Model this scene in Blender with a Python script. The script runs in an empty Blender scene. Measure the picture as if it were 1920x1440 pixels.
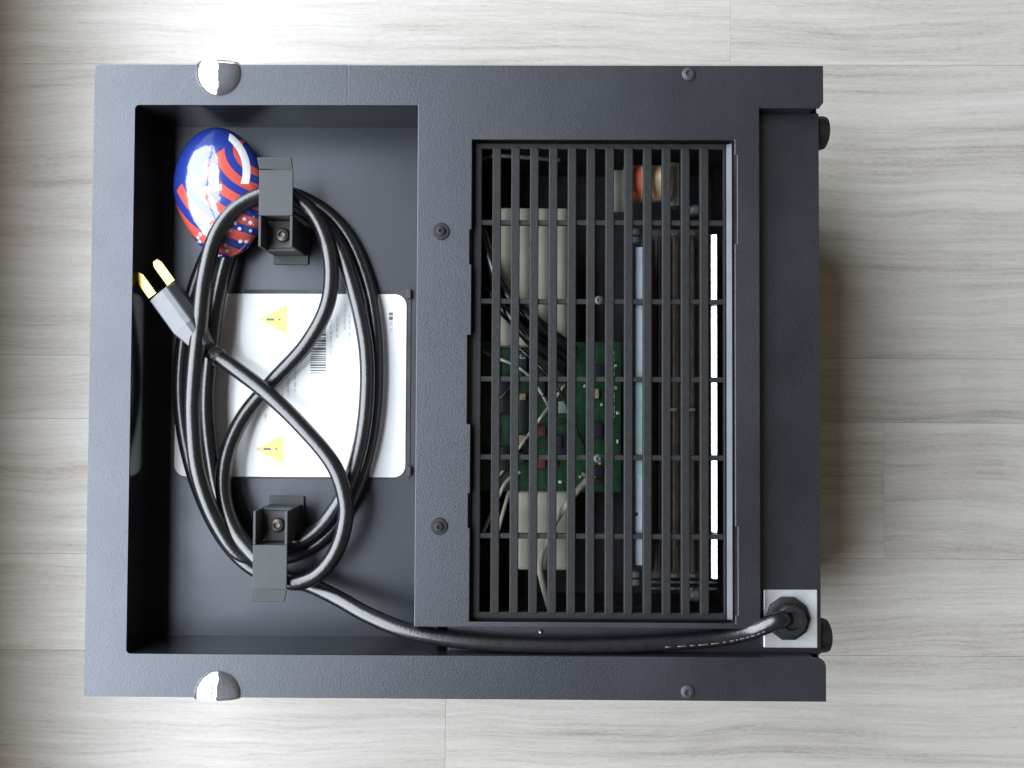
import bpy, bmesh, math, random
from mathutils import Vector, Matrix, Euler
random.seed(7)
SC = bpy.context.scene
COL = SC.collection

# ------------------------------------------------------------------ camera
ZR = 0.215                                   # height of the appliance's rim above the floor (m)
cam_d = bpy.data.cameras.new('camera')
cam = bpy.data.objects.new('camera', cam_d); COL.objects.link(cam)
CAM_LOC = Vector((0.04264, -0.01794, ZR + 0.57929))
CAM_ROT = Euler((0.025576, 0.007601, 0.004783), 'XYZ')
cam.location = CAM_LOC; cam.rotation_euler = CAM_ROT
cam_d.sensor_width = 36.0; cam_d.lens = 30.0
cam_d.clip_start = 0.01; cam_d.clip_end = 50
SC.camera = cam
SC.render.resolution_x, SC.render.resolution_y = 1024, 768

# ------------------------------------------------------------------ light: one low window beside the appliance
world = bpy.data.worlds.new('World'); SC.world = world; world.use_nodes = True
bg = world.node_tree.nodes['Background']
bg.inputs[0].default_value = (1.0, 0.86, 0.72, 1); bg.inputs[1].default_value = 0.12
WX = -0.54                                  # plane of the window glass
def pane(name, y0, y1, z0, z1, power):
    l = bpy.data.lights.new(name, 'AREA'); l.shape = 'RECTANGLE'
    l.size = z1 - z0; l.size_y = y1 - y0; l.energy = power; l.color = (0.85, 0.92, 1.0)
    o = bpy.data.objects.new(name, l); COL.objects.link(o)
    o.location = (WX, (y0 + y1) / 2, (z0 + z1) / 2)
    o.rotation_euler = (0, math.radians(-90), 0)      # -Z of the lamp looks along +X
    return o
PW = 27.0                                    # W per m2 of glass
for (a, b) in ((-.80, 1.20),):
    pane('window_light', a, b, 0.275, 0.95, PW * (b - a) * .675)
    pane('window_light', a, b, 1.03, 2.00, PW * (b - a) * .97)

SC.view_settings.view_transform = 'Standard'; SC.view_settings.look = 'None'
SC.view_settings.exposure = 0.0; SC.view_settings.gamma = 1.0
SC.cycles.use_denoising = True
SC.cycles.max_bounces = 8
SC.render.filter_size = 1.9

# ------------------------------------------------------------------ pixel of the photograph -> point at depth d under the rim
_R = CAM_ROT.to_matrix()
def at(px, py, d=0.0):
    v = _R @ Vector(((px - 960) / 1600.0, -(py - 720) / 1600.0, -1.0))
    t = (ZR - d - CAM_LOC.z) / v.z
    return CAM_LOC + v * t
def X(px, py, d=0.0): return at(px, py, d).x
def Y(px, py, d=0.0): return at(px, py, d).y

# ------------------------------------------------------------------ materials
def mat(name, col, rough=0.5, metal=0.0, spec=0.5, mott=0.0, mscale=40.0, bump=0.0, bscale=900.0, coat=0.0, col2=None, tint=None, rvar=0.0, dust=False):
    m = bpy.data.materials.new(name); m.use_nodes = True
    nt = m.node_tree; b = nt.nodes['Principled BSDF']
    b.inputs['Base Color'].default_value = (*col, 1)
    b.inputs['Roughness'].default_value = rough; b.inputs['Metallic'].default_value = metal
    b.inputs['Specular IOR Level'].default_value = spec
    if tint: b.inputs['Specular Tint'].default_value = (*tint, 1)
    b.inputs['Coat Weight'].default_value = coat; b.inputs['Coat Roughness'].default_value = 0.06
    tc = nt.nodes.new('ShaderNodeNewGeometry')
    if mott or col2:
        n = nt.nodes.new('ShaderNodeTexNoise'); n.inputs['Scale'].default_value = mscale; n.inputs['Detail'].default_value = 6
        nt.links.new(tc.outputs['Position'], n.inputs['Vector'])
        r = nt.nodes.new('ShaderNodeValToRGB')
        c2 = col2 or tuple(min(1, c * (1 + mott)) for c in col); c1 = col if col2 else tuple(c * (1 - mott) for c in col)
        r.color_ramp.elements[0].position = 0.35; r.color_ramp.elements[1].position = 0.65
        r.color_ramp.elements[0].color = (*c1, 1); r.color_ramp.elements[1].color = (*c2, 1)
        nt.links.new(n.outputs['Fac'], r.inputs['Fac']); nt.links.new(r.outputs['Color'], b.inputs['Base Color'])
        if dust:                                 # sparse specks of lint and pale grit
            d = nt.nodes.new('ShaderNodeTexNoise'); d.inputs['Scale'].default_value = 330; d.inputs['Detail'].default_value = 2
            nt.links.new(tc.outputs['Position'], d.inputs['Vector'])
            k = nt.nodes.new('ShaderNodeMapRange'); k.inputs['From Min'].default_value = .70; k.inputs['From Max'].default_value = .76; k.inputs['To Max'].default_value = .55
            nt.links.new(d.outputs['Fac'], k.inputs['Value'])
            mx = nt.nodes.new('ShaderNodeMix'); mx.data_type = 'RGBA'; mx.inputs[7].default_value = (.20, .20, .20, 1)
            nt.links.new(r.outputs['Color'], mx.inputs[6]); nt.links.new(k.outputs[0], mx.inputs[0]); nt.links.new(mx.outputs[2], b.inputs['Base Color'])
    if rvar:                                     # wiped and handled patches: broad drift of the gloss
        n = nt.nodes.new('ShaderNodeTexNoise'); n.inputs['Scale'].default_value = 11; n.inputs['Detail'].default_value = 7; n.inputs['Roughness'].default_value = .62
        nt.links.new(tc.outputs['Position'], n.inputs['Vector'])
        q = nt.nodes.new('ShaderNodeMapRange'); q.inputs['From Min'].default_value = .3; q.inputs['From Max'].default_value = .7
        q.inputs['To Min'].default_value = rough - rvar / 2; q.inputs['To Max'].default_value = rough + rvar / 2
        nt.links.new(n.outputs['Fac'], q.inputs['Value']); nt.links.new(q.outputs[0], b.inputs['Roughness'])
    if bump:
        n = nt.nodes.new('ShaderNodeTexNoise'); n.inputs['Scale'].default_value = bscale; n.inputs['Detail'].default_value = 3
        nt.links.new(tc.outputs['Position'], n.inputs['Vector'])
        bp = nt.nodes.new('ShaderNodeBump'); bp.inputs['Strength'].default_value = bump; bp.inputs['Distance'].default_value = 0.001
        nt.links.new(n.outputs['Fac'], bp.inputs['Height']); nt.links.new(bp.outputs['Normal'], b.inputs['Normal'])
    return m
M = {}
M['paint'] = mat('charcoal powder coat', (.0112, .0117, .0150), .41, spec=1.0, tint=(.86, .90, 1.0), rvar=.14, mott=.14, mscale=700, bump=.25, bscale=1500)
M['glosswall'] = mat('charcoal gloss wall', (.0130, .0140, .0175), .10, spec=1.0, mott=.1)
M['inner'] = mat('charcoal satin paint', (.0112, .0117, .0150), .34, spec=.7, tint=(.86, .90, 1.0), rvar=.14, mott=.14, mscale=700, bump=.12, bscale=1500)
M['grille'] = mat('dark grille enamel', (.013, .0135, .0142), .58, spec=.35, mott=.2, mscale=300, bump=.2)
M['rubber'] = mat('black rubber', (.010, .010, .011), .55, bump=.1)
M['cord'] = mat('black cord jacket', (.007, .007, .009), .27, spec=1.0, mott=.3, mscale=150, bump=.12, bscale=500)
M['hook'] = mat('grey metal hook', (.034, .039, .041), .58, metal=.0, mott=.08, mscale=250, bump=.15)
M['hole'] = mat('dark inside', (.034, .032, .034), .6, mott=.4, mscale=60)
M['chrome'] = mat('clear plastic bumper', (.80, .81, .84), .06, coat=1.0, bump=.6, bscale=55)
_b = M['chrome'].node_tree.nodes['Principled BSDF']; M['chrome'].node_tree.links.new(_b.inputs['Normal'].links[0].from_socket, _b.inputs['Coat Normal']); _b.inputs['Transmission Weight'].default_value = .92; _b.inputs['Coat IOR'].default_value = 2.6; _b.inputs['IOR'].default_value = 1.5
M['zinc'] = mat('zinc plate', (.78, .81, .83), .34, metal=.6, mott=.12, mscale=80, bump=.08, bscale=400)
M['satin'] = mat('satin grey edge', (.065, .072, .078), .44, metal=.4, mott=.1)
M['strip'] = mat('galvanised strip', (.15, .185, .22), .52, metal=.5, mott=.12, mscale=90)
M['mirror'] = mat('bright aluminium', (.92, .93, .95), .22, metal=1.0, mott=.03)
M['screw'] = mat('dark screw', (.10, .09, .08), .36, metal=.8, mott=.2)
M['brass'] = mat('brass blade', (.72, .50, .13), .30, metal=.9, mott=.08)
M['label'] = mat('white label', (.80, .81, .82), .22, mott=.03, mscale=30, coat=.3)
M['yellow'] = mat('yellow print', (.82, .70, .16), .3, mott=.05)
M['ink'] = mat('grey ink', (.10, .11, .13), .4, mott=.2)
M['inkpale'] = mat('pale ink', (.58, .60, .62), .4, mott=.1)
M['cream'] = mat('cream plastic', (.42, .43, .34), .5, mott=.10, mscale=60)
M['pcb'] = mat('green circuit board', (.007, .056, .020), .35, mott=.4, mscale=220)
M['chip'] = mat('black chip', (.012, .012, .016), .4, mott=.2)
M['navy'] = mat('navy connector', (.014, .015, .034), .4, mott=.2)
M['redpart'] = mat('red component', (.12, .03, .027), .4, mott=.2)
M['tan'] = mat('tan component', (.35, .27, .15), .45, mott=.2)
M['solder'] = mat('silver contact', (.75, .75, .74), .3, metal=.8, mott=.1)
M['wire'] = mat('white wire', (.66, .62, .56), .45, mott=.08)
M['copper'] = mat('copper coil', (.70, .52, .34), .45, metal=.2, mott=.3, mscale=120)
M['coilred'] = mat('red coil tape', (.50, .11, .07), .5, mott=.2)
M['brown'] = mat('brown grey housing', (.13, .115, .105), .55, mott=.3, mscale=90)
M['teal'] = mat('teal tape', (.06, .15, .15), .4, mott=.3)
M['steel'] = mat('dull steel bracket', (.30, .33, .32), .45, metal=.5, mott=.2)
M['plug'] = mat('plug moulding', (.048, .050, .060), .33, spec=.9, mott=.15, mscale=150)
M['print'] = mat('cord print', (.085, .083, .08), .5, mott=.2)
M['wall'] = mat('warm wall paint', (.62, .38, .22), .7, mott=.05, mscale=8)  # colour of the added unseen barrier, warm for its bounce onto the floor
M['slab'] = mat('floor joint', (.30, .28, .26), .8, mott=.2)

def floor_mat():
    m = bpy.data.materials.new('pale grey wood grain'); m.use_nodes = True
    nt = m.node_tree; N = nt.nodes; L = nt.links; b = N['Principled BSDF']
    geo = N.new('ShaderNodeNewGeometry'); inf = N.new('ShaderNodeObjectInfo')
    off = N.new('ShaderNodeVectorMath'); off.operation = 'SCALE'; off.inputs[0].default_value = (37.1, 51.7, 0)
    L.new(inf.outputs['Random'], off.inputs['Scale'])
    add = N.new('ShaderNodeVectorMath'); add.operation = 'ADD'
    L.new(geo.outputs['Position'], add.inputs[0]); L.new(off.outputs[0], add.inputs[1])
    # slow sideways wander of the grain
    wn = N.new('ShaderNodeTexNoise'); wn.inputs['Scale'].default_value = 5.0; wn.inputs['Detail'].default_value = 2
    L.new(add.outputs[0], wn.inputs['Vector'])
    ws = N.new('ShaderNodeVectorMath'); ws.operation = 'MULTIPLY'; ws.inputs[1].default_value = (0.0, 0.028, 0.0)
    L.new(wn.outputs['Color'], ws.inputs[0])
    wp = N.new('ShaderNodeVectorMath'); wp.operation = 'ADD'
    L.new(add.outputs[0], wp.inputs[0]); L.new(ws.outputs[0], wp.inputs[1])
    def grain(sx, sy, det, rough=.55):
        mp = N.new('ShaderNodeMapping'); mp.inputs['Scale'].default_value = (sx, sy, 1)
        L.new(wp.outputs[0], mp.inputs['Vector'])
        n = N.new('ShaderNodeTexNoise'); n.inputs['Scale'].default_value = 1.0; n.inputs['Detail'].default_value = det
        n.inputs['Roughness'].default_value = rough
        L.new(mp.outputs[0], n.inputs['Vector']); return n.outputs['Fac']
    g1 = grain(2.6, 75, 5, .62); g2 = grain(13, 330, 5, .7); g3 = grain(1.5, 20, 3); g4 = grain(150, 900, 2)
    cf = grain(1.1, 8.5, 2, .4)
    def mix(a, b_, f):
        k = N.new('ShaderNodeMix'); k.data_type = 'FLOAT'; k.inputs[0].default_value = f
        L.new(a, k.inputs[2]); L.new(b_, k.inputs[3]); return k.outputs[0]
    cm = N.new('ShaderNodeMath'); cm.operation = 'MULTIPLY'; cm.inputs[1].default_value = 15.0; L.new(cf, cm.inputs[0])
    fr = N.new('ShaderNodeMath'); fr.operation = 'FRACT'; L.new(cm.outputs[0], fr.inputs[0])
    cr = N.new('ShaderNodeValToRGB'); ce = cr.color_ramp.elements; ce[0].position = 0; ce[0].color = (.30, .30, .30, 1); ce[1].position = 1; ce[1].color = (.56, .56, .56, 1)
    q = ce.new(.16); q.color = (.62, .62, .62, 1); L.new(fr.outputs[0], cr.inputs[0])
    s = mix(mix(mix(mix(g1, g2, .46), g3, .30), cr.outputs[0], .06), g4, .16)
    r = N.new('ShaderNodeValToRGB'); e = r.color_ramp.elements
    e[0].position = .38; e[0].color = (.345, .31, .272, 1); e[1].position = .60; e[1].color = (.68, .65, .605, 1)
    k = r.color_ramp.elements.new(.465); k.color = (.525, .490, .440, 1)
    k = r.color_ramp.elements.new(.52); k.color = (.595, .563, .515, 1)
    L.new(s, r.inputs['Fac'])
    # each plank a touch lighter or darker
    tone = N.new('ShaderNodeMapRange'); tone.inputs['To Min'].default_value = .90; tone.inputs['To Max'].default_value = 1.03
    L.new(inf.outputs['Random'], tone.inputs['Value'])
    tm = N.new('ShaderNodeVectorMath'); tm.operation = 'SCALE'
    L.new(r.outputs['Color'], tm.inputs[0]); L.new(tone.outputs[0], tm.inputs['Scale'])
    L.new(tm.outputs[0], b.inputs['Base Color'])
    rr = N.new('ShaderNodeMapRange'); rr.inputs['To Min'].default_value = .50; rr.inputs['To Max'].default_value = .34
    L.new(s, rr.inputs['Value']); L.new(rr.outputs[0], b.inputs['Roughness'])
    bp = N.new('ShaderNodeBump'); bp.inputs['Strength'].default_value = .22; bp.inputs['Distance'].default_value = .001
    L.new(s, bp.inputs['Height']); L.new(bp.outputs[0], b.inputs['Normal'])
    return m
M['floor'] = floor_mat()

def packet_mat():
    m = bpy.data.materials.new('glossy striped film'); m.use_nodes = True
    nt = m.node_tree; N = nt.nodes; L = nt.links; b = N['Principled BSDF']
    tc = N.new('ShaderNodeTexCoord')
    def vm(op, a, vec=None):
        v = N.new('ShaderNodeVectorMath'); v.operation = op
        if a is not None: L.new(a, v.inputs[0])
        if vec is not None: v.inputs[1].default_value = vec
        return v
    def ma(op, a, v1=None, b_=None):
        k = N.new('ShaderNodeMath'); k.operation = op
        L.new(a, k.inputs[0])
        if b_ is not None: L.new(b_, k.inputs[1])
        elif v1 is not None: k.inputs[1].default_value = v1
        return k.outputs[0]
    flat = vm('MULTIPLY', tc.outputs['Object'], (1, 1, 0)).outputs[0]
    # curved stripes: rings about a point beyond the upper right edge
    dv = vm('DISTANCE', flat, (0.037, 0.029, 0)).outputs['Value']
    st = ma('COSINE', ma('MULTIPLY', ma('SUBTRACT', dv, .0305), 2 * math.pi / 0.0120))
    red = ma('GREATER_THAN', st, -0.12)
    far = ma('GREATER_THAN', dv, 0.0165); red = ma('MULTIPLY', red, b_=far)
    sep = N.new('ShaderNodeSeparateXYZ'); L.new(flat, sep.inputs[0])
    # plain blue towards the top left
    lft = ma('ADD', ma('MULTIPLY', sep.outputs['Y'], .75), b_=ma('MULTIPLY', sep.outputs['X'], -.55))
    red = ma('MULTIPLY', red, b_=ma('LESS_THAN', lft, .016))
    # white printed blocks
    def block(cx, cy, hx, hy, rot):
        c_, s_ = math.cos(rot), math.sin(rot)
        u = ma('ABSOLUTE', ma('ADD', ma('MULTIPLY', ma('SUBTRACT', sep.outputs['X'], cx), c_), b_=ma('MULTIPLY', ma('SUBTRACT', sep.outputs['Y'], cy), s_)))
        v = ma('ABSOLUTE', ma('ADD', ma('MULTIPLY', ma('SUBTRACT', sep.outputs['X'], cx), -s_), b_=ma('MULTIPLY', ma('SUBTRACT', sep.outputs['Y'], cy), c_)))
        return ma('MULTIPLY', ma('LESS_THAN', u, hx), b_=ma('LESS_THAN', v, hy))
    rb = vm('DISTANCE', flat, (-.010, .012, 0)).outputs['Value']
    wh = ma('LESS_THAN', ma('ABSOLUTE', ma('SUBTRACT', rb, .0340)), .0024)
    wh = ma('MULTIPLY', wh, b_=ma('GREATER_THAN', sep.outputs['X'], .012)); wh = ma('MULTIPLY', wh, b_=ma('GREATER_THAN', sep.outputs['Y'], .002))
    for a in ((-.001, -.001, .0085, .0021, .1), (.0035, .007, .0018, .0085, 0), (-.002, .011, .0075, .0018, .75)):
        wh = ma('MAXIMUM', wh, b_=block(*a))
    vo = N.new('ShaderNodeTexVoronoi'); vo.inputs['Scale'].default_value = 210; L.new(tc.outputs['Object'], vo.inputs['Vector'])
    dots = ma('MULTIPLY', ma('LESS_THAN', vo.outputs['Distance'], .30), b_=ma('LESS_THAN', ma('ADD', sep.outputs['Y'], b_=ma('MULTIPLY', sep.outputs['X'], -.35)), -.022))
    wh = ma('MAXIMUM', wh, b_=dots)
    m1 = N.new('ShaderNodeMix'); m1.data_type = 'RGBA'; m1.inputs[6].default_value = (.016, .036, .24, 1); m1.inputs[7].default_value = (.55, .085, .065, 1)
    L.new(red, m1.inputs[0])
    m2 = N.new('ShaderNodeMix'); m2.data_type = 'RGBA'; m2.inputs[7].default_value = (.82, .82, .84, 1)
    L.new(m1.outputs[2], m2.inputs[6]); L.new(wh, m2.inputs[0]); L.new(m2.outputs[2], b.inputs['Base Color'])
    b.inputs['Roughness'].default_value = .22; b.inputs['Coat Weight'].default_value = 1.0; b.inputs['Coat Roughness'].default_value = .05; b.inputs['Coat IOR'].default_value = 1.72
    n = N.new('ShaderNodeTexNoise'); n.inputs['Scale'].default_value = 55; n.inputs['Detail'].default_value = 3; L.new(tc.outputs['Object'], n.inputs['Vector'])
    bp = N.new('ShaderNodeBump'); bp.inputs['Strength'].default_value = .25; bp.inputs['Distance'].default_value = .002
    L.new(n.outputs['Fac'], bp.inputs['Height']); L.new(bp.outputs[0], b.inputs['Normal']); L.new(bp.outputs[0], b.inputs['Coat Normal'])
    return m
M['packet'] = packet_mat()

# ------------------------------------------------------------------ mesh helpers
def link(name, bm, material, parent=None, smooth=False, bevel=0.0, seg=2):
    me = bpy.data.meshes.new(name)
    bmesh.ops.recalc_face_normals(bm, faces=bm.faces[:])
    bm.to_mesh(me); bm.free()
    o = bpy.data.objects.new(name, me); COL.objects.link(o)
    me.materials.append(M[material] if isinstance(material, str) else material)
    if smooth:
        for p in me.polygons: p.use_smooth = True
    if bevel:
        md = o.modifiers.new('bevel', 'BEVEL'); md.width = bevel; md.segments = seg; md.limit_method = 'ANGLE'; md.angle_limit = math.radians(40)
    if parent is not None: o.parent = parent
    return o
def bbox(bm, x0, x1, y0, y1, z0, z1, mtx=None):
    vs = [bm.verts.new(v) for v in ((x0, y0, z0), (x1, y0, z0), (x1, y1, z0), (x0, y1, z0), (x0, y0, z1), (x1, y0, z1), (x1, y1, z1), (x0, y1, z1))]
    for f in ((0, 3, 2, 1), (4, 5, 6, 7), (0, 1, 5, 4), (1, 2, 6, 5), (2, 3, 7, 6), (3, 0, 4, 7)):
        bm.faces.new([vs[i] for i in f])
    if mtx is not None: bmesh.ops.transform(bm, matrix=mtx, verts=vs)
    return vs
def box(name, x0, x1, y0, y1, z0, z1, m, parent, bevel=0.0, mtx=None):
    bm = bmesh.new(); bbox(bm, min(x0, x1), max(x0, x1), min(y0, y1), max(y0, y1), min(z0, z1), max(z0, z1), mtx)
    return link(name, bm, m, parent, bevel=bevel)
def pbox(name, px0, py0, px1, py1, d, h, m, parent, bevel=0.0):
    """box whose top face covers the pixel rectangle at depth d, h thick"""
    a = at(px0, (py0 + py1) / 2, d); b = at(px1, (py0 + py1) / 2, d); c = at((px0 + px1) / 2, py0, d); e = at((px0 + px1) / 2, py1, d)
    return box(name, a.x, b.x, e.y, c.y, ZR - d - h, ZR - d, m, parent, bevel)
def plate(name, loops, z0, z1, m, parent, bevel=0.0):
    """sheet with outline loops[0] and holes loops[1:]"""
    bm = bmesh.new(); es = []
    for lp in loops:
        vs = [bm.verts.new((x, y, z1)) for x, y in lp]
        es += [bm.edges.new((vs[i], vs[(i + 1) % len(vs)])) for i in range(len(vs))]
    bmesh.ops.triangle_fill(bm, use_beauty=True, use_dissolve=False, edges=es)
    ext = bmesh.ops.extrude_face_region(bm, geom=bm.faces[:])
    vv = [g for g in ext['geom'] if isinstance(g, bmesh.types.BMVert)]
    bmesh.ops.translate(bm, verts=vv, vec=(0, 0, z0 - z1))
    return link(name, bm, m, parent, bevel=bevel)
def rrect(x0, x1, y0, y1, r, n=6):
    out = []
    for cx, cy, a0 in ((x1 - r, y1 - r, 0), (x0 + r, y1 - r, 90), (x0 + r, y0 + r, 180), (x1 - r, y0 + r, 270)):
        for k in range(n + 1):
            a = math.radians(a0 + 90 * k / n); out.append((cx + r * math.cos(a), cy + r * math.sin(a)))
    return out
def catmull(pts, per=10):
    P = [Vector(p) for p in pts]; P = [P[0] * 2 - P[1]] + P + [P[-1] * 2 - P[-2]]
    out = []
    for i in range(1, len(P) - 2):
        a, b, c, d = P[i - 1], P[i], P[i + 1], P[i + 2]
        for k in range(per):
            t = k / per
            out.append(.5 * ((2 * b) + (c - a) * t + (2 * a - 5 * b + 4 * c - d) * t * t + (3 * b - a - 3 * c + d) * t ** 3))
    out.append(P[-2]); return out
def sweep(bm, path, r, n=14):
    rings = []; up = Vector((0, 0, 1))
    for i, p in enumerate(path):
        t = (path[min(i + 1, len(path) - 1)] - path[max(i - 1, 0)]).normalized()
        s = t.cross(up)
        if s.length < 1e-4: s = Vector((1, 0, 0))
        s.normalize(); u = s.cross(t)
        rr = r[i] if isinstance(r, list) else r
        rings.append([bm.verts.new(p + (s * math.cos(2 * math.pi * k / n) + u * math.sin(2 * math.pi * k / n)) * rr) for k in range(n)])
    for a, b in zip(rings, rings[1:]):
        for k in range(n): bm.faces.new((a[k], a[(k + 1) % n], b[(k + 1) % n], b[k]))
    bm.faces.new(rings[0][::-1]); bm.faces.new(rings[-1])
def tube(name, pts, r, m, parent, per=10, n=14):
    bm = bmesh.new(); sweep(bm, catmull(pts, per), r, n); return link(name, bm, m, parent, smooth=True)
def lathe(name, prof, c, m, parent, n=24, axis='Z', keep=None):
    """profile of (radius, height) turned about an axis through c"""
    bm = bmesh.new(); rings = []
    for r, h in prof:
        rings.append([bm.verts.new((r * math.cos(2 * math.pi * k / n), r * math.sin(2 * math.pi * k / n), h)) for k in range(n)])
    for a, b in zip(rings, rings[1:]):
        for k in range(n): bm.faces.new((a[k], a[(k + 1) % n], b[(k + 1) % n], b[k]))
    bm.faces.new(rings[0][::-1]); bm.faces.new(rings[-1])
    if axis == 'X': bmesh.ops.rotate(bm, verts=bm.verts, matrix=Matrix.Rotation(math.pi / 2, 3, 'Y'))
    if axis == 'Y': bmesh.ops.rotate(bm, verts=bm.verts, matrix=Matrix.Rotation(-math.pi / 2, 3, 'X'))
    bmesh.ops.translate(bm, verts=bm.verts, vec=c)
    if keep is not None:                         # (point, normal): cut away what lies in front of the plane
        g = bm.verts[:] + bm.edges[:] + bm.faces[:]
        res = bmesh.ops.bisect_plane(bm, geom=g, plane_co=keep[0], plane_no=keep[1], clear_outer=True)
        es = [e for e in res['geom_cut'] if isinstance(e, bmesh.types.BMEdge)]
        try: bmesh.ops.edgeloop_fill(bm, edges=es)
        except Exception: pass
    o = link(name, bm, m, parent, smooth=True)
    return o
def auto_smooth(o, deg=35):
    me = o.data
    bm = bmesh.new(); bm.from_mesh(me)
    for e in bm.edges:
        if len(e.link_faces) == 2 and e.calc_face_angle(0) > math.radians(deg): e.smooth = False
    bm.to_mesh(me); bm.free()
def empty(name, loc=(0, 0, 0)):
    o = bpy.data.objects.new(name, None); COL.objects.link(o); o.location = loc; o.empty_display_size = .05; return o
def screw(parent, px, py, d, r, h=.0016, m='screw'):
    p = at(px, py, d)
    o = lathe('screw', [(r, 0), (r, h * .5), (r * .82, h * .85), (r * .45, h), (r * .40, h * .45), (.0001, h * .4)], (p.x, p.y, p.z - .0002), m, parent, n=16)
    auto_smooth(o)
    return o

# ------------------------------------------------------------------ floor
fl = empty('floor'); fl['kind'] = 'structure'
FD = ZR                                      # depth of the floor surface below the rim
base = box('subfloor', -3, 3, -3, 3, -.02, -.0022, 'slab', fl)
edges_px = (-978, -428, 122, 672, 792, 1047, 1229, 1779, 2329)      # seams of the boards, read at the right of the photograph
ey = [Y(1600, p, FD) for p in edges_px]
PL = 1.21
joints = {1: X(1370, 60, FD), 2: X(1370, 60, FD) - .47, 3: X(1370, 60, FD) - .25, 4: X(1657, 900, FD), 5: X(1657, 900, FD) - .62, 6: X(835, 1380, FD)}
for i in range(len(ey) - 1):
    y1, y0 = ey[i], ey[i + 1]
    j = joints.get(i, random.uniform(-.6, .6))
    for k in range(-2, 2):
        bm = bmesh.new(); g = .00008
        bbox(bm, j + k * PL + g, j + (k + 1) * PL - g, y0 + g, y1 - g, -.002, 0)
        link('plank', bm, 'floor', fl, bevel=.00018, seg=2)
# unseen low barrier and ledge, added to darken the floor's left edge
unseen_wall = box('wall', WX - .20, WX, -1.8, 1.8, 0.001, .260, 'wall', None); unseen_wall['kind'] = 'structure'
sill = box('window_sill', WX - .20, WX + .066, -1.8, 1.8,   .2605, .275, 'wall', unseen_wall, bevel=.003)

# ------------------------------------------------------------------ appliance
A = empty('appliance')
A['label'] = 'dark charcoal metal appliance lying on the floor with its vented back upward'
A['category'] = 'appliance'
XL, XR_, YT, YB = -.25, .25, .2155, -.2155
RXL = (X(253, 197) + X(237, 1227)) / 2       # inner edges of the rim
RYT = Y(520, 197); RYB = Y(500, 1227.5)
PX0 = (X(784, 230) + X(776, 1150)) / 2       # vent panel
PX1 = X(1425, 600); PY0 = Y(1000, 1177)
RYB2 = Y(1450, 1233); STY = Y(1480, 203)
BX1 = X(1537, 700, .0125)  # lower end rail
SEAM = (X(650, 150) + X(641, 1270)) / 2
DB, DC = .047, .0125                         # depths of recess floor and of the cord channel
TH = .0014
g = .00006
def arc(cx, cy, r, a0, a1, n=5): return [(cx + r * math.cos(math.radians(a0 + (a1 - a0) * k / n)), cy + r * math.sin(math.radians(a0 + (a1 - a0) * k / n))) for k in range(n + 1)]
# end cap: the C of sheet metal round the cord recess
r = .004
plate('end_cap', [[(SEAM - g, YT), *arc(XL + r, YT - r, r, 90, 180), *arc(XL + .002, YB + .002, .002, 180, 270), (SEAM - g, YB), (SEAM - g, RYB),
      *arc(RXL + .003, RYB + .003, .003, 270, 180), *arc(RXL + .003, RYT - .003, .003, 180, 90), (SEAM - g, RYT)]], ZR - TH, ZR, 'paint', A, bevel=.0005)
# vent panel, one sheet with the upper rail
gx0, gx1, gy1, gy0 = (X(887, 300) + X(879, 1100)) / 2, (X(1379, 300) + X(1377, 1100)) / 2, Y(1100, 262), Y(1100, 1167)
n1 = X(872, 700)
def yy(p): return Y(880, p)
left_edge = [(gx0, gy0)]
for a, b, dx in ((990, 925, .0013), (795, 628, .0024), (495, 430, .0013)):
    left_edge += [(gx0, yy(a)), (gx0 - dx, yy(a)), (gx0 - dx, yy(b)), (gx0, yy(b))]
left_edge += [(gx0, gy1)]
right_edge = [(gx1, gy1)]
for a, b, dx in ((290, 455, .0016), (985, 1150, .0016)):
    right_edge += [(gx1, yy(a)), (gx1 + dx, yy(a)), (gx1 + dx, yy(b)), (gx1, yy(b))]
right_edge += [(gx1, gy0)]
cr = .0035
plate('vent_panel', [[(SEAM + g, YT), (XR_, YT), (XR_, STY + .004), (XR_ - .003, STY), (PX1, STY), (PX1, PY0), (PX0, PY0), (PX0, RYT), (SEAM + g, RYT)],
      left_edge + right_edge], ZR - TH, ZR, 'paint', A, bevel=.0005)
plate('side_rail', [[(SEAM + g, YB), (XR_, YB), *arc(XR_ - .006, RYB2 - .006, .006, 0, 90), (SEAM + g, RYB)]], ZR - TH, ZR, 'paint', A, bevel=.0005)
# outer and inner walls
zt = ZR - TH - .0001
W = .0012
box('side_wall', XL + .0006, XR_ - .0006, YT - .0006 - W, YT - .0006, .0015, zt, 'paint', A)
box('side_wall', XL + .0006, XR_ - .0006, YB + .0006, YB + .0006 + W, .0015, zt, 'paint', A)
box('end_wall', XL + .0006, XL + .0006 + W, YB + .002, YT - .002, .0015, zt, 'paint', A)
box('end_wall', BX1 - W - .001, BX1 - .001, YB + .002, YT - .002, .0015, ZR - DC - TH - .0002, 'paint', A)
box('rail_end', XR_ - .0006 - W, XR_ - .0006, STY + .005, YT - .002, .0015, zt, 'paint', A)
box('rail_end', XR_ - .0006 - W, XR_ - .0006, YB + .002, RYB2 - .008, .0015, zt, 'paint', A)
box('recess_wall', RXL - W, RXL, RYB + .0002, RYT - .0002, ZR - DB, zt, 'glosswall', A)
box('recess_wall', RXL + .0002, PX0 + .004, RYT, RYT + W, ZR - DB, zt, 'glosswall', A)
box('recess_wall', RXL + .0002, X(838, 1228), RYB - W, RYB, ZR - DB, zt, 'glosswall', A)
box('rail_wall', X(838, 1228) + .0002, XR_ - .008, RYB2 - W, RYB2, ZR - DC - TH, zt, 'inner', A)
box('rail_wall', PX1 - .002, XR_ - .006, STY, STY + W, ZR - DC - TH, zt, 'inner', A)
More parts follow.
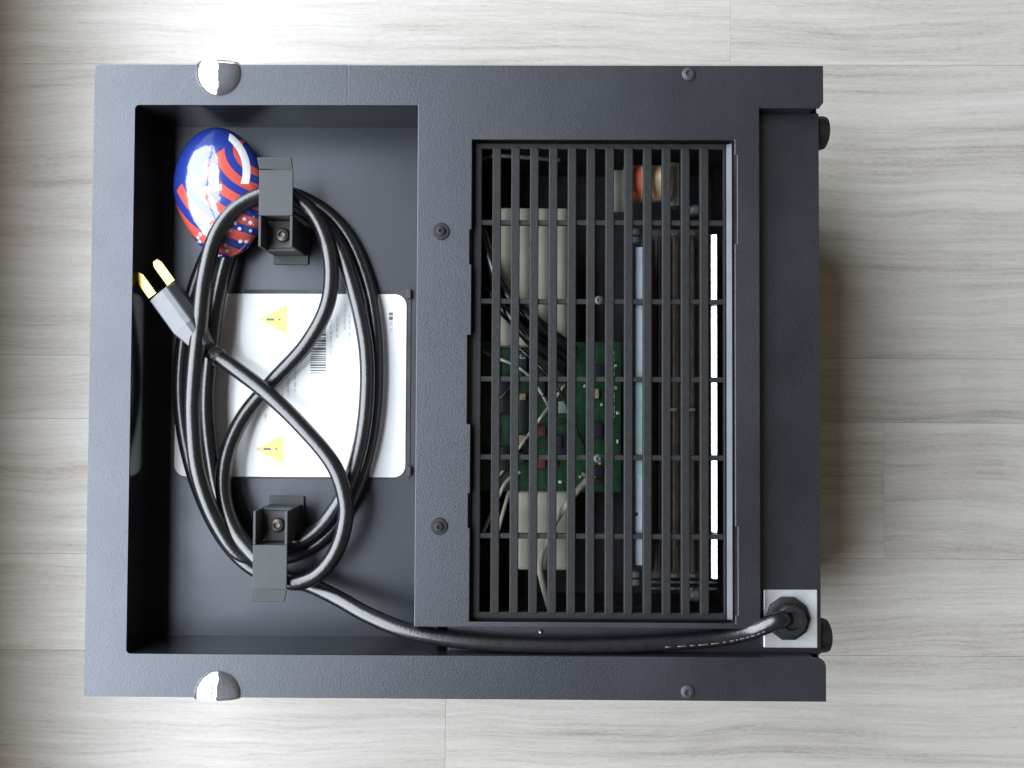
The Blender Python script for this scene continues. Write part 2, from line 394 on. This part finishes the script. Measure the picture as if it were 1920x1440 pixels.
box('panel_wall', PX0 - .0006 + .0008, PX0 + .0008 + W, PY0 + .0008, RYT - .0002, ZR - DB, zt, 'paint', A)
box('panel_wall', PX0 + .0024, PX1 - .001, PY0 + .0008, PY0 + .0008 + W, ZR - DB, zt, 'paint', A)
box('panel_wall', PX1 - .0008 - W, PX1 - .0008, PY0 + .0024, STY - .0002, ZR - DC, zt, 'paint', A)
box('recess_floor', RXL - .002, PX0 + .012, RYB - .0008, RYT + .0008, ZR - DB - .0014, ZR - DB - .0001, 'inner', A)
XC = X(838, 1200)
plate('channel_floor', [[(XC, RYB2 - .001), (BX1, RYB2 - .001), (BX1, STY + .001), (PX1 - .003, STY + .001), (PX1 - .003, PY0 + .003), (XC, PY0 + .003)]],
      ZR - DC - TH, ZR - DC, 'paint', A, bevel=.0004)
box('channel_step', XC - W, XC - .0001, RYB - .0005, PY0 + .002, ZR - DB, ZR - DC - .0002, 'inner', A)
pbox('bracket_tab', 786, 1214, 838, 1229, .020, .001, 'hook', A, .0003)
# small rivets in the channel
for (px, py) in ((1013, 1184), (1191, 1224)):
    p = at(px, py, DC); o = lathe('rivet', [(.0013, 0), (.0012, .0022), (.0006, .0030), (.0001, .0031)], (p.x, p.y, ZR - DC), 'solder', A, n=12)
# ---- screws on the panel and rails
for (px, py, rr) in ((827, 434, .0058), (823, 987, .0058)):
    p = at(px, py); w_ = lathe('screw', [(rr, 0), (rr, .0008), (rr * .93, .0012), (rr * .55, .0013), (rr * .5, .0026), (rr * .34, .0030), (rr * .22, .0030), (rr * .2, .0018), (.0001, .0018)], (p.x, p.y, ZR), 'grille', A, n=24); auto_smooth(w_)
for (px, py) in ((1291, 139), (1289, 1297)): screw(A, px, py, -.0001, .0046, .0020, 'hook')
# ---- chrome caps set into the two side edges
def cap(px, py, edge_y, sgn):
    p = at(px, py); R_ = .0158
    prof = [(R_, -.003), (R_, .0004), (R_ * .97, .0010), (R_ * .90, .0022), (R_ * .78, .0035), (R_ * .6, .0047), (R_ * .4, .0056), (R_ * .2, .0061), (.0001, .0062)]
    o = lathe('edge_bumper', prof, (p.x, p.y, ZR), 'chrome', A, n=48, keep=(Vector((0, edge_y, 0)), Vector((0, sgn, 0))))
    auto_smooth(o, 50); return o
cap(409, 137, YT + .0012, 1); cap(407, 1302, YB - .0004, -1)

# ---- grille
DG = .0068
G = pbox('grille', 889, 266, 1362, 1162, DG + .0035, .001, 'grille', A)      # frame replaced just below
bpy.data.objects.remove(G)
fx0, fx1, fy1, fy0 = gx0 + .0004, X(1361, 700, DG), gy1 - .0004, gy0 + .0004
inx0, inx1 = X(904, 290, DG), X(1357, 290, DG)
iny1, iny0 = Y(1100, 279, DG), Y(1100, 1149, DG)
G = plate('grille', [[(fx0, fy0), (fx1, fy0), (fx1, fy1), (fx0, fy1)], [(inx0, iny0), (inx1, iny0), (inx1, iny1), (inx0, iny1)]], ZR - DG - .004, ZR - DG, 'grille', A, bevel=.0006)
xs0 = X(896.5, 290, DG); pit = (X(1356, 290, DG) - xs0) / 13
bm = bmesh.new(); bbox(bm, -.0030, .0030, iny0 - .0012, iny1 + .0012, -.0050, 0)
sl = link('slat', bm, 'grille', G, bevel=.0006); sl.location = (xs0 + pit, 0, ZR - DG + .0003)
for i in range(2, 13):
    o = sl.copy(); COL.objects.link(o); o.parent = G; o.location = (xs0 + pit * i, 0, ZR - DG + .0003)
for py in (417, 565, 711, 858, 1006):
    y = Y(1100, py, DG)
    box('crossbar', inx0 - .001, inx1 + .001, y - .0018, y + .0018, ZR - DG - .0046, ZR - DG - .0006, 'grille', G, bevel=.0005)
for (px, py) in ((1123, 563), (1121, 860)): screw(G, px, py, DG - .0006, .0030, .0016, 'hook')
# bright bevelled edge of the vent opening, leaning towards the window
ex0, ex1 = X(1362.5, 700, DG - .001), X(1374, 700, 0.003)
bm = bmesh.new()
z0, z1 = ZR - DG + .0010, ZR - DG + .0010 + (ex1 - ex0) * math.tan(math.radians(27))
vs = [bm.verts.new(v) for v in ((ex0, gy0 + .001, z0), (ex1, gy0 + .001, z1), (ex1, gy1 - .001, z1), (ex0, gy1 - .001, z0),
                                (ex0, gy0 + .001, z0 - .003), (ex1, gy0 + .001, z0 - .003), (ex1, gy1 - .001, z0 - .003), (ex0, gy1 - .001, z0 - .003))]
for f in ((0, 1, 2, 3), (7, 6, 5, 4), (0, 4, 5, 1), (1, 5, 6, 2), (2, 6, 7, 3), (3, 7, 4, 0)): bm.faces.new([vs[i] for i in f])
link('grille_bevel', bm, M['satin'], A, bevel=.0003)
box('grille_ledge', ex1 + .0002, gx1 + .006, gy0 - .002, gy1 + .002, ZR - .010, ZR - .0072, 'hole', A)
box('grille_ledge', gx0 - .007, fx0 - .0002, gy0 - .002, gy1 + .002, ZR - .010, ZR - .0072, 'hole', A)

# ---- inside, seen through the grille
DI = .105
H = empty('inner_housing', (0, 0, 0)); H.parent = A
hx0, hx1, hy0, hy1 = gx0 - .008, gx1 + .008, gy0 - .003, gy1 + .003
box('housing_floor', hx0, hx1, hy0, hy1, ZR - DI - .001, ZR - DI, 'hole', H)
for nm, a in (('housing_wall', (hx0 - .001, hx0, hy0, hy1)), ('housing_wall', (hx1, hx1 + .001, hy0, hy1)), ('housing_wall', (hx0, hx1, hy0 - .001, hy0 - .0001)), ('housing_wall', (hx0, hx1, hy1 + .0001, hy1 + .001))):
    box(nm, *a, ZR - DI - .001, ZR - .011, 'hole', H)
pbox('cream_block', 925, 388, 1070, 650, .030, .02, 'cream', A, .004)
pbox('cream_block', 968, 922, 1070, 1070, .034, .02, 'cream', A, .003)
# circuit board
B = pbox('circuit_board', 872, 641, 1164, 922, .040, .0016, 'pcb', A)
def comp(px, py, w, h, hh, m, nm):
    pbox(nm, px - w / 2, py - h / 2, px + w / 2, py + h / 2, .0399 - hh, hh, m, B, .0004)
for (px, py, w, h, hh, m, nm) in ((1122, 698, 24, 26, .006, 'navy', 'connector'), (1119, 806, 22, 28, .006, 'navy', 'connector'), (1121, 884, 22, 16, .006, 'navy', 'connector'),
        (1121, 903, 20, 9, .005, 'chip', 'chip'), (1048, 700, 24, 36, .008, 'chip', 'chip'), (1012, 722, 20, 44, .010, 'navy', 'relay'), (1014, 808, 18, 20, .007, 'redpart', 'capacitor'),
        (1014, 870, 18, 16, .006, 'redpart', 'capacitor'), (1050, 834, 28, 36, .006, 'navy', 'connector'), (978, 690, 20, 34, .008, 'chip', 'chip'), (985, 780, 22, 60, .010, 'chip', 'relay'),
        (945, 740, 26, 70, .012, 'chip', 'transformer'), (915, 770, 26, 60, .010, 'chip', 'transformer'), (918, 690, 30, 46, .008, 'chip', 'relay'), (1116, 738, 14, 18, .005, 'tan', 'capacitor'),
        (980, 745, 12, 14, .006, 'tan', 'capacitor'), (978, 825, 14, 18, .006, 'tan', 'capacitor'), (980, 672, 12, 12, .005, 'tan', 'capacitor'), (940, 860, 30, 44, .010, 'chip', 'relay')):
    comp(px, py, w, h, hh, m, nm)
rnd = random.Random(3)
for k in range(26):
    px, py = rnd.uniform(1000, 1160), rnd.uniform(650, 915)
    comp(px, py, rnd.uniform(4, 7), rnd.uniform(4, 8), .0015, rnd.choice(['solder', 'solder', 'tan', 'wire']), 'solder_pad')
for k in range(9): comp(1150, 662 + k * 13, 6, 8, .0018, 'solder', 'solder_pad')
for k in range(5): comp(1150, 745 + k * 9, 7, 6, .0018, 'solder', 'solder_pad')
for k in range(22):
    comp(rnd.uniform(885, 1060), rnd.uniform(655, 905), rnd.uniform(9, 22), rnd.uniform(8, 24), rnd.uniform(.003, .009), rnd.choice(['chip', 'chip', 'brown', 'chip', 'navy', 'steel']), 'component')
# wires
for a_, b_ in (((905, 660), (1040, 780)), ((930, 900), (1060, 720)), ((890, 800), (1000, 690)), ((960, 640), (1100, 850))):
    m_ = ((a_[0] + b_[0]) / 2 + 14, (a_[1] + b_[1]) / 2 - 20)
    tube('thin_wire', [at(*a_, .036), at(*m_, .027), at(*b_, .036)], .0011, rnd.choice(['cord', 'brown', 'cord', 'wire']), A, n=8)
for pts in ([(900, 430, .03), (915, 480, .022), (945, 545, .02), (1000, 600, .022), (1075, 660, .03)], [(898, 455, .03), (925, 520, .024), (965, 590, .026), (1030, 650, .032)],
            [(905, 540, .03), (950, 585, .022), (1000, 640, .024), (1060, 690, .030)]):
    tube('black_wire', [at(*p) for p in pts], .0048, 'cord', A, n=10)
tube('white_wire', [at(*p) for p in [(1102, 898, .028), (1075, 930, .022), (1045, 972, .020), (1022, 1020, .022), (1012, 1060, .026), (1018, 1095, .03), (1030, 1140, .036)]], .0022, 'wire', A, n=10)
tube('white_wire', [at(*p) for p in [(905, 1000, .034), (925, 955, .028), (948, 905, .026), (975, 885, .030)]], .0013, 'wire', A, n=8)
tube('white_wire', [at(*p) for p in [(930, 1010, .034), (942, 965, .028), (955, 920, .03)]], .0013, 'wire', A, n=8)
for pts in ([(895, 300, .03), (930, 292, .025), (1000, 296, .024), (1050, 300, .03)],): tube('black_wire', [at(*p) for p in pts], .0016, 'steel', A, n=8)
# zinc strip, blower housing, coil
Z_ = pbox('metal_strip', 1181, 463, 1207, 1060, .0136, .0012, 'strip', A, .0004)
pz = at(1193, 720, .0136)
Z_.data.transform(Matrix.Translation(pz) @ Matrix.Rotation(math.radians(-15), 4, 'Y') @ Matrix.Translation(-pz))
tp = pbox('tape', 1181, 695, 1207, 890, .0131, .0003, 'teal', Z_)
tp.data.transform(Matrix.Translation(pz) @ Matrix.Rotation(math.radians(-15), 4, 'Y') @ Matrix.Translation(-pz))
p = at(1193, 964, .0134); lathe('rivet', [(.0013, 0), (.0012, .0006), (.0001, .0008)], (p.x, p.y, p.z), 'hole', Z_, n=12)
for py in (434, 449, 1078, 1093): pbox('terminal', 1180, py - 6, 1200, py + 6, .028, .006, 'steel', A, .001)
BH = pbox('blower_housing', 1212, 430, 1324, 1085, .034, .03, 'brown', A, .001)
for px, w in ((1219, 4), (1236, 3), (1252, 6), (1270, 4), (1286, 3), (1300, 6), (1314, 3)):
    pbox('fin', px - w / 2, 440, px + w / 2, 1075, .028, .0062, 'brown', BH, .0004)
for py in (438, 768, 1080):
    for px in (1262, 1296): pbox('clip', px - 8, py - 3, px + 8, py + 3, .024, .004, 'solder', BH, .0004)
p = at(1213, 345, .028)
C_ = lathe('coil', [(.012, -.017), (.013, -.016), (.013, .016), (.012, .017)], (p.x, p.y, p.z), 'copper', A, n=28, axis='X'); auto_smooth(C_)
p2 = at(1196, 345, .028); o = lathe('coil_tape', [(.01315, -.005), (.01325, -.0045), (.01325, .0045), (.01315, .005)], (p2.x - .004, p2.y, p2.z), 'coilred', C_, n=28, axis='X'); auto_smooth(o)
pbox('bracket', 1150, 318, 1172, 398, .028, .012, 'steel', A, .0008)
pbox('bracket', 1256, 304, 1274, 386, .028, .012, 'steel', A, .0008)
p = at(1302, 395, .03); lathe('terminal', [(.004, 0), (.004, .006), (.003, .008), (.0001, .0082)], (p.x, p.y, p.z - .004), 'steel', A, n=14)
p = at(1302, 1115, .03); lathe('terminal', [(.005, 0), (.005, .006), (.003, .009), (.0001, .0092)], (p.x, p.y, p.z - .004), 'steel', A, n=14)
for (py) in (1092, 1104): pbox('wire_clip', 1212, py - 2, 1345, py + 2, .030, .003, 'steel', A, .0004)
# polished reflector strip leaning towards the window
a = at(1338, 440, .0145); b = at(1338, 1085, .0145); cx_ = (a.x + b.x) / 2
mt = Matrix.Translation((cx_, (a.y + b.y) / 2, a.z)) @ Matrix.Rotation(math.radians(-19), 4, 'Y')
box('reflector_strip', -.0026, .0022, -(a.y - b.y) / 2, (a.y - b.y) / 2, -.0008, 0, 'mirror', A, mtx=mt)

# ---- feet at the lower end
for (px, py) in ((1549, 250), (1549, 1191)):
    d = .028; p = at(px, py, d); R_ = .0118
    o = lathe('foot', [(R_, 0), (R_, .0085), (R_ * .93, .0108), (R_ * .75, .0118), (.0001, .012)], (BX1 - .0012, p.y, p.z), 'rubber', A, n=28, axis='X'); auto_smooth(o, 40)

# ---- cable entry
pl = pbox('cable_plate', 1432, 1106, 1533, 1215, DC - .0022, .002, 'zinc', A, .0006)
p = at(1476, 1158, DC - .0022)
GR = lathe('grommet', [(.0150, 0), (.0150, .0034), (.0140, .0040), (.0112, .0042), (.0108, .0095), (.0098, .0105), (.0066, .0107), (.0062, .0080), (.0001, .0078)], (p.x, p.y, p.z), 'rubber', pl, n=10); auto_smooth(GR, 30)

# ---- rating label
LD = DB - .0016
lx0, lx1, ly1, ly0 = X(329, 720, LD), X(761, 720, LD), Y(540, 551, LD), Y(540, 894, LD)
plate('label_backing', [rrect(X(455, 720, LD), X(769, 720, LD), Y(540, 898, LD), Y(540, 543, LD), .002)], ZR - DB, ZR - DB + .0008, 'hole', A)
LB = plate('rating_label', [rrect(lx0, lx1, ly0, ly1, .0085)], ZR - DB + .0009, ZR - LD, 'label', A)
for py in (550, 884): pbox('label_clip', 762, py - 9, 770, py + 9, LD - .003, .0035, 'hook', A, .0004)
def tri(px0, px1, pyc, h, z, m, nm):
    a = at(px0, pyc, LD); b = at(px1, pyc - h, LD); c = at(px1, pyc + h, LD)
    return plate(nm, [[(a.x, a.y), (c.x, c.y), (b.x, b.y)]], z - .0001, z, m, LB)
zl = ZR - LD
for pyc, x0 in ((599, 486), (842, 480)):
    tri(x0, x0 + 52, pyc, 28, zl + .00012, 'yellow', 'warning_triangle')
    tri(x0, x0 + 6, pyc, 3.5, zl + .00024, 'inkpale', 'warning_mark')
    pbox('warning_mark', x0 + 14, pyc - 2.0, x0 + 28, pyc + 2.0, LD - .00026, .0001, 'ink', LB)
    pbox('warning_mark', x0 + 36, pyc - 1.8, x0 + 40, pyc + 1.8, LD - .00026, .0001, 'ink', LB)
rnd = random.Random(11); y = 606.0
while y < 700:
    w = rnd.choice((1.6, 2.2, 3.4, 5.0)); pbox('barcode_bar', 582, y, 611, min(y + w, 700), LD - .00014, .0001, 'ink', LB); y += w + rnd.choice((1.4, 2.0, 3.0))
def dashes(px, py0, py1, w, m):
    y = py0
    while y < py1:
        l = rnd.uniform(5, 13); pbox('text_line', px - w / 2, y, px + w / 2, min(y + l, py1), LD - .00014, .0001, m, LB); y += l + rnd.uniform(2, 4)
dashes(733, 586, 600, 7, 'ink'); dashes(733, 602, 624, 6, 'inkpale'); dashes(747, 592, 612, 3, 'inkpale')
for px, a, b in ((646, 570, 618), (632, 592, 634), (620, 600, 690), (553, 690, 735), (540, 705, 745), (529, 725, 748), (655, 590, 700), (498, 776, 790)): dashes(px, a, b, 4, 'inkpale')
for px in (520, 545): dashes(px, 640 if px > 530 else 655, 672, 3, 'inkpale')

# ---- cord hooks: channel post with an outward arm and a flared lip
def hook(px, py_post, sgn, ox, pyr):
    """px: arm centre, py_post: inner end of the post at rim height, sgn +1 arm goes up the picture"""
    d0 = .0062
    K = empty('cord_hook', (0, 0, 0)); K.parent = A
    a0 = at(px, py_post, d0); hw = .0118
    L_ = abs(Y(px, pyr[1], d0) - Y(px, pyr[0], d0))
    yA = Y(px, pyr[0], d0); yB = Y(px, pyr[1], d0)         # arm from yA (post side) to yB (tip)
    x0, x1 = a0.x - hw, a0.x + hw
    zt_ = ZR - d0
    box('arm', x0, x1, min(yA, yB), max(yA, yB), zt_ - .0015, zt_, 'hook', K, .0004)
    # flared lip
    bm = bmesh.new(); s = sgn; ll = .0085
    mt = Matrix.Translation(((x0 + x1) / 2, yB, zt_)) @ Matrix.Rotation(math.radians(38 * s), 4, 'X')
    bbox(bm, -hw, hw, .0002 if s > 0 else -ll, ll if s > 0 else -.0002, -.0014, 0, mt); link('lip', bm, 'hook', K, bevel=.0004)
    # side cheeks of the post, from the arm down to the recess floor
    yp = a0.y; zb = ZR - DB
    for xs in (x0, x1 - .0018):
        box('cheek', xs, xs + .0018, min(yA - s * .0002, yp), max(yA - s * .0002, yp), zb, zt_ - .0002, 'hook', K, .0003)
    box('post_back', x0 + .0019, x1 - .0019, yA + s * .0002 - (.0014 if s < 0 else 0), yA + s * .0002 + (.0014 if s > 0 else 0), zb, zt_ - .0016, 'hook', K)
    box('base', x0 - .0005, x1 + .0015, min(yA, yp - s * .006), max(yA, yp - s * .006), zb, zb + .002, 'hook', K, .0005)
    box('front_lip', x0 + .0019, x1 - .0019, min(yp, yp + s * .0018), max(yp, yp + s * .0018), zb + .0022, ZR - .0225, 'hook', K, .0003)
    box('screw_plate', x0 + .0019, x1 - .0019, min(yA - s * .0004, yp + s * .002), max(yA - s * .0004, yp + s * .002), ZR - .0235, ZR - .022, 'hole', K)
    sx = (x0 + x1) / 2 + .001; sy = (yA + yp) / 2
    o = lathe('screw', [(.0052, 0), (.0052, .0012), (.0042, .0030), (.0022, .0036), (.0018, .0020), (.0001, .0018)], (sx, sy, ZR - .022), 'screw', K, n=18); auto_smooth(o)
hook(516, 462, 1, 0, (404, 318))
hook(507, 958, -1, 0, (1022, 1105))

# ---- power cord (one run from the cable entry to the plug)
CR = .0056
run = [(1476, 1159, .008), (1462, 1162, -.0015), (1438, 1172, -.001), (1400, 1186, .004), (1330, 1199, .0066), (1200, 1207, .0069), (1080, 1210, .0069), (960, 1208, .0069), (850, 1199, .008), (760, 1181, .011),
       (690, 1153, .017), (630, 1120, .025), (575, 1095, .032), (515, 1085, .040), (455, 1050, .041), (405, 985, .0415), (365, 890, .0415), (343, 790, .0415), (340, 690, .0415), (358, 570, .0415), (392, 475, .0415), (440, 405, .0415),
       (515, 362, .0415), (590, 384, .0415), (650, 440, .0415), (690, 535, .0415), (706, 640, .0405), (704, 770, .0405), (682, 880, .0405), (640, 970, .041), (585, 1025, .0415), (515, 1045, .0415),
       (455, 1015, .040), (415, 940, .038), (396, 850, .036), (388, 760, .036), (394, 670, .036), (408, 560, .035), (436, 460, .034), (472, 402, .033), (515, 383, .031), (570, 396, .031), (628, 450, .031), (664, 545, .031), (687, 660, .031),
       (685, 780, .031), (664, 880, .030), (628, 955, .029), (580, 1005, .029), (515, 1028, .029), (455, 1040, .024), (405, 975, .018), (372, 885, .014), (362, 790, .012), (364, 710, .011), (374, 610, .011), (384, 520, .012),
       (406, 440, .014), (448, 388, .017), (515, 360, .0195), (565, 380, .021), (600, 422, .022), (620, 490, .025), (614, 570, .029), (575, 645, .033), (512, 715, .036), (458, 780, .035), (426, 850, .030), (419, 920, .027),
       (436, 985, .023), (472, 1035, .020), (512, 1070, .0175), (550, 1092, .0165), (594, 1078, .0165), (628, 1038, .0165), (646, 985, .0165), (647, 935, .0165), (624, 870, .0175), (566, 800, .019), (502, 738, .0205), (445, 694, .022), (405, 666, .0225), (372, 636, .0185)]
cord_pts = [at(*p) for p in run]
bm = bmesh.new(); sweep(bm, catmull(cord_pts, 8), CR, 16)
PC = link('power_cord', bm, 'cord', A, smooth=True)
# worn print on the jacket beside the cable entry
path = catmull(cord_pts, 24)[24 * 2: 24 * 5]
i = 6; rnd = random.Random(5)
while i < len(path) - 6:
    n_ = rnd.choice((2, 3, 4)); seg = path[i:i + n_ + 1]
    q = [v + Vector((0, -.0016, CR - .00045)) for v in seg]
    bm = bmesh.new(); sweep(bm, q, .0005, 6); link('jacket_print', bm, 'print', PC, smooth=True); i += n_ + rnd.choice((1, 2))

# ---- ribbed sleeve where the cord leaves the plug
sp = catmull([at(412, 671, .0224), at(405, 666, .0225), at(388, 651, .0205), at(372, 636, .0185)], 9)
bm = bmesh.new(); sweep(bm, sp, [(.0068 if (k // 2) % 2 else .0059) for k in range(len(sp))], 16); link('strain_relief', bm, 'plug', A)

# ---- plug
P = empty('plug', (0, 0, 0)); P.parent = A
tip = at(288, 556, .018); tail = at(352, 640, .024)
ax = (tail - tip); ax.z = 0; ang = math.atan2(ax.y, ax.x)
mt = Matrix.Translation(at(340, 590, .013)) @ Matrix.Rotation(ang, 4, 'Z') @ Matrix.Rotation(math.radians(4), 4, 'Y')
# local x runs from blades to cord, y across the blades (positive y = right of the picture), z up
bm = bmesh.new(); secs = [(-.0195, .0104, .0092), (-.0187, .0110, .0098), (.009, .0110, .0098), (.018, .0088, .0084), (.028, .0066, .0066)]
rings = []
for x, hy, hz in secs:
    rings.append([bm.verts.new(mt @ Vector((x, y, z))) for y, z in ((-hy * .55, -hz), (hy * .55, -hz), (hy, -hz * .5), (hy, hz * .5), (hy * .55, hz), (hy * .12, hz), (-hy, hz * .52), (-hy, -hz * .6))])
for a, b in zip(rings, rings[1:]):
    for k in range(8): bm.faces.new((a[k], a[(k + 1) % 8], b[(k + 1) % 8], b[k]))
bm.faces.new(rings[0][::-1]); bm.faces.new(rings[-1])
link('plug_body', bm, 'plug', P, bevel=.0010)
for y, z, ra in ((-.0072, .0035, 7), (.0082, .0030, 7)):
    bm = bmesh.new()
    prof = [(-.0215, .0032), (-.036, .0032), (-.0395, .0018)]
    vs = []
    rm = Matrix.Rotation(math.radians(ra), 3, 'X')
    for yy_ in (-.00085, .00085):
        vs.append([bm.verts.new(mt @ (Vector((0, y, z)) + rm @ Vector((x, zz, yy_)))) for x, zz in ((-.021, -.0032), (-.0365, -.0032), (-.0395, -.0016), (-.0395, .0016), (-.0365, .0032), (-.021, .0032))])
    bm.faces.new(vs[0]); bm.faces.new(vs[1][::-1])
    for k in range(6): bm.faces.new((vs[0][k], vs[0][(k + 1) % 6], vs[1][(k + 1) % 6], vs[1][k]))
    link('blade', bm, 'brass', P)

# ------------------------------------------------------------------ glossy packet lying in the recess corner
pc = at(405, 362, .024)
Q = bpy.data.objects.new('striped_packet', None)
bm = bmesh.new(); bmesh.ops.create_uvsphere(bm, u_segments=56, v_segments=32, radius=1)
for v in bm.verts:
    x, y, z = v.co
    # fuller at the top, drawn in towards the lower end, flattened underneath
    wx = .0320 * (1 + .10 * y - .10 * y * y) + (0.004 * (1 - y) * .5 if x > 0 else 0)
    yy_ = y * .0475
    zz = z * (.0160 if z > 0 else .0215)
    if z < -.75: zz = -.0215 * .75 - (abs(z) - .75) * .003
    cr_ = .0007 * math.sin(x * 9 + y * 14) * max(0, -y) * (1 - abs(z) * .3)
    v.co = (x * wx + (.006 * (-y) if y < 0 else 0) * .4, yy_, zz + cr_)
pk = link('striped_packet', bm, 'packet', None, smooth=True)
pk.location = (pc.x, pc.y + .0015, ZR - DB + .0215 * .75 + .0008 + .0002)
pk.rotation_euler = (0, 0, math.radians(4))
pk['label'] = 'glossy rounded blue packet with curved red stripes, tucked in the recess corner'
pk['category'] = 'packet'
bpy.data.objects.remove(Q)
